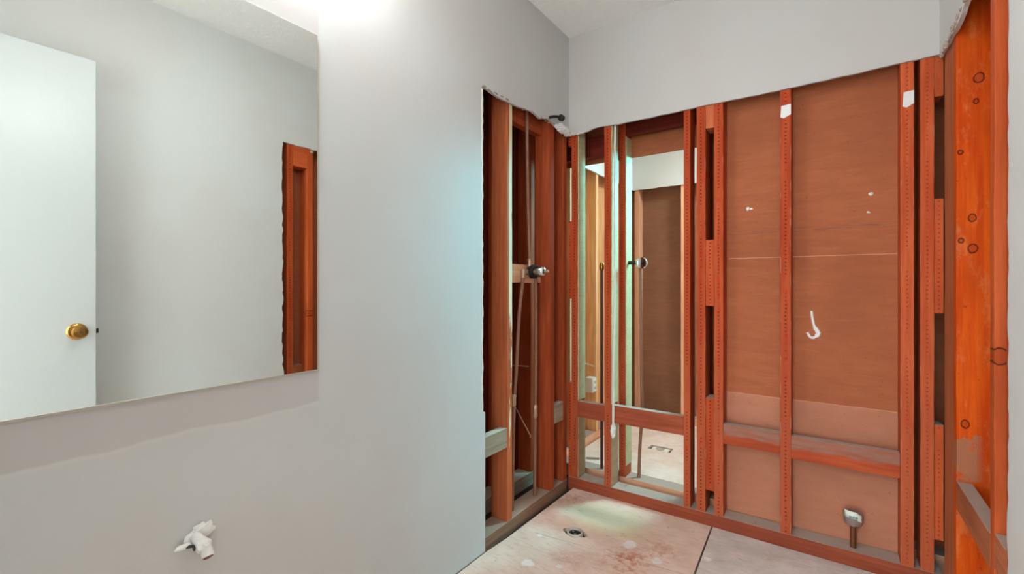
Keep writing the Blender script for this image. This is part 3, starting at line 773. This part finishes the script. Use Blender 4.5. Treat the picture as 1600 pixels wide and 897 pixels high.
board('header', (A0, A0 + .088), (-.7165, -.6225), (1.805, 1.99), 'YR', 'knotty2', 'orange header block at the top of the narrow bay seen in the mirror', None, 'header')
board('ledge_block', (1.560, 1.601), (-.7165, -.6225), (.50, .592), 'YR', 'tan', 'deep set ledge block low in the narrow bay seen in the mirror', None, 'blocking')
bm = bmesh.new(); addbox(bm, (1.602, -1.0, -.033), (1.612, .13, CEIL)); tag(link('backing_panel', bm, 'panel'), 'brown backing panel behind the right wall studs', 'panel')
bm = bmesh.new(); addbox(bm, (A0, -1.0, 2.34), (A1, .010, CEIL)); struct(link('trim_2', bm, 'dark'))

# ------------------------------------------------------------------ mirror
t = empty('wall_mirror', (0, -1.494, .851)); tag(t, 'large frameless mirror on the left wall reflecting a white door', 'mirror')
bm = bmesh.new(); addbox(bm, (.001, -.86, -.006), (.0045, .009, .912), .0005); link('backing', bm, 'bin', t)
bm = bmesh.new(); addbox(bm, (.0048, -.86, 0), (.0100, .0, .924), .0012); link('glass', bm, 'mirror', t)

# ------------------------------------------------------------------ sink stop valve
t = empty('stop_valve', (0, -1.787, .510)); tag(t, 'white painted water shutoff valve sticking out of the left wall below the mirror', 'valve')
bm = bmesh.new(); lump(bm, (.004, .016, .020), (.006, .026, .020), 3, 3, .5); lump(bm, (.004, -.004, .004), (.008, .024, .020), 6, 3, .4); link('plaster_ring', bm, 'plaster', t, True)
tubeobj('stub', curve([(-.005, .0, .012), (.018, .0, .008), (.036, .004, -.004), (.048, .010, -.020)], 5), [.014] * 16, 'plaster', t)
bm = bmesh.new(); lump(bm, (.036, .004, -.003), (.020, .018, .018), 9, 3, .35); link('valve_body', bm, 'plaster', t, True)
tubeobj('outlet', [(.038, .008, -.010), (.050, .010, -.026), (.052, .010, -.029)], [.013, .015, .0135], 'plaster', t, 18)
tubeobj('outlet_opening', [(.0516, .010, -.0285), (.0532, .010, -.0306), (.0534, .010, -.0308)], [.0118, .0112, .0104], 'copper', t, 16)
bm = bmesh.new(); lump(bm, (.018, -.034, .004), (.006, .018, .007), 12, 3, .25); link('handle', bm, 'plaster', t, True)
tubeobj('handle_stem', [(.020, -.028, .002), (.026, -.010, -.001)], .0038, 'rubber', t, 10)
tubeobj('packing_nut', [(.030, -.015, -.004), (.030, -.008, -.004)], [.007, .008], 'rubber', t, 10)

t.scale = (.86, .86, .86)

# ------------------------------------------------------------------ drain in the floor
t = empty('floor_drain', (.236, -.39, -.033)); tag(t, 'pale drain pipe opening set in the pinkish subfloor', 'drain')
lathe('drain_pipe', [(.036, 0), (.036, .020), (.034, .0225), (.0285, .0225), (.027, .020), (.0265, 0), (.036, 0)], 'bin', t)
tubeobj('dark_drain_plug', [(0, 0, .001), (0, 0, .0145)], [.0262, .0262], 'black', t, 24)  # black plug standing in for the shade down the drain
bm = bmesh.new(); lump(bm, (.006, -.008, .0145), (.007, .004, .004), 4, 2, .6); lump(bm, (-.012, .008, .0145), (.005, .004, .003), 8, 2, .6); link('debris', bm, 'greycap', t, True)

# ------------------------------------------------------------------ white door, seen in the mirror
d = bmesh.new(); addbox(d, (1.396, -2.36, .005), (1.431, -1.64, 2.03), .002); door = struct(link('door_1', d, 'white'))
kt = tubeobj('door_knob', [(1.396, -1.70, .894), (1.394, -1.70, .894), (1.390, -1.70, .894)], [.034, .033, .024], 'brass', door, 32)
tubeobj('knob_grip', [(1.391, -1.70, .894), (1.372, -1.70, .894), (1.366, -1.70, .894), (1.352, -1.70, .894), (1.343, -1.70, .894), (1.340, -1.70, .894)], [.011, .011, .022, .027, .022, .012], 'brass', kt, 32)
tubeobj('knob_button', [(1.3405, -1.70, .894), (1.336, -1.70, .894)], [.008, .007], 'copper', kt, 20)
bm = bmesh.new(); addbox(bm, (1.406, -1.6402, .882), (1.421, -1.629, .902), .002); link('latch', bm, 'steel', door)
for zc in (.25, 1.05, 1.80):
    tubeobj('hinge', [(1.436, -2.366, zc - .045), (1.436, -2.366, zc + .045)], .006, 'brass', door)

# ------------------------------------------------------------------ lamps
t = empty('vanity_lamp', (0, -1.60, 2.13)); tag(t, 'wall lamp with three glowing globe bulbs above the mirror', 'lamp')
bm = bmesh.new(); addbox(bm, (.0005, -.24, -.05), (.028, .24, .05), .006); link('back_plate', bm, 'chrome', t)
for k in (-1, 0, 1):
    s = tubeobj('lamp_socket', [(.028, k * .15, 0), (.050, k * .15, 0)], [.022, .018], 'chrome', t, 16)
    bm = bmesh.new(); bmesh.ops.create_uvsphere(bm, u_segments=24, v_segments=16, radius=.040, matrix=Matrix.Translation((.088, k * .15, 0)))
    link('globe_bulb', bm, 'bulb', t, True)
def dome(loc, lab):
    t = empty('unseen_ceiling_lamp', loc); tag(t, lab, 'lamp')
    tubeobj('base', [(0, 0, 0), (0, 0, -.02)], [.15, .16], 'white', t, 32)
    tubeobj('diffuser', [(0, 0, -.02), (0, 0, -.04), (0, 0, -.058), (0, 0, -.066)], [.14, .125, .08, .0301], 'diffuser', t, 32)
dome((.80, -1.35, CEIL), 'added round white fill lamp in the middle of the bathroom ceiling')
dome((.9, -3.3, CEIL), 'added round white fill lamp in the hallway behind the doorway')
dome((1.05, 1.0, CEIL), 'round white ceiling lamp in the rear room behind the studs')

t = empty('added_wall_lamp', (1.15, YB, 1.95)); tag(t, 'added glow lamp with a square shade on the far wall of the rear room', 'lamp')
bm = bmesh.new(); addbox(bm, (-.07, -.03, -.06), (.07, -.0005, .06), .005); link('back_plate', bm, 'chrome', t)
bm = bmesh.new(); addbox(bm, (-.08, -.095, -.07), (.08, -.0305, .07), .01); link('lamp_shade', bm, 'diffuser', t)
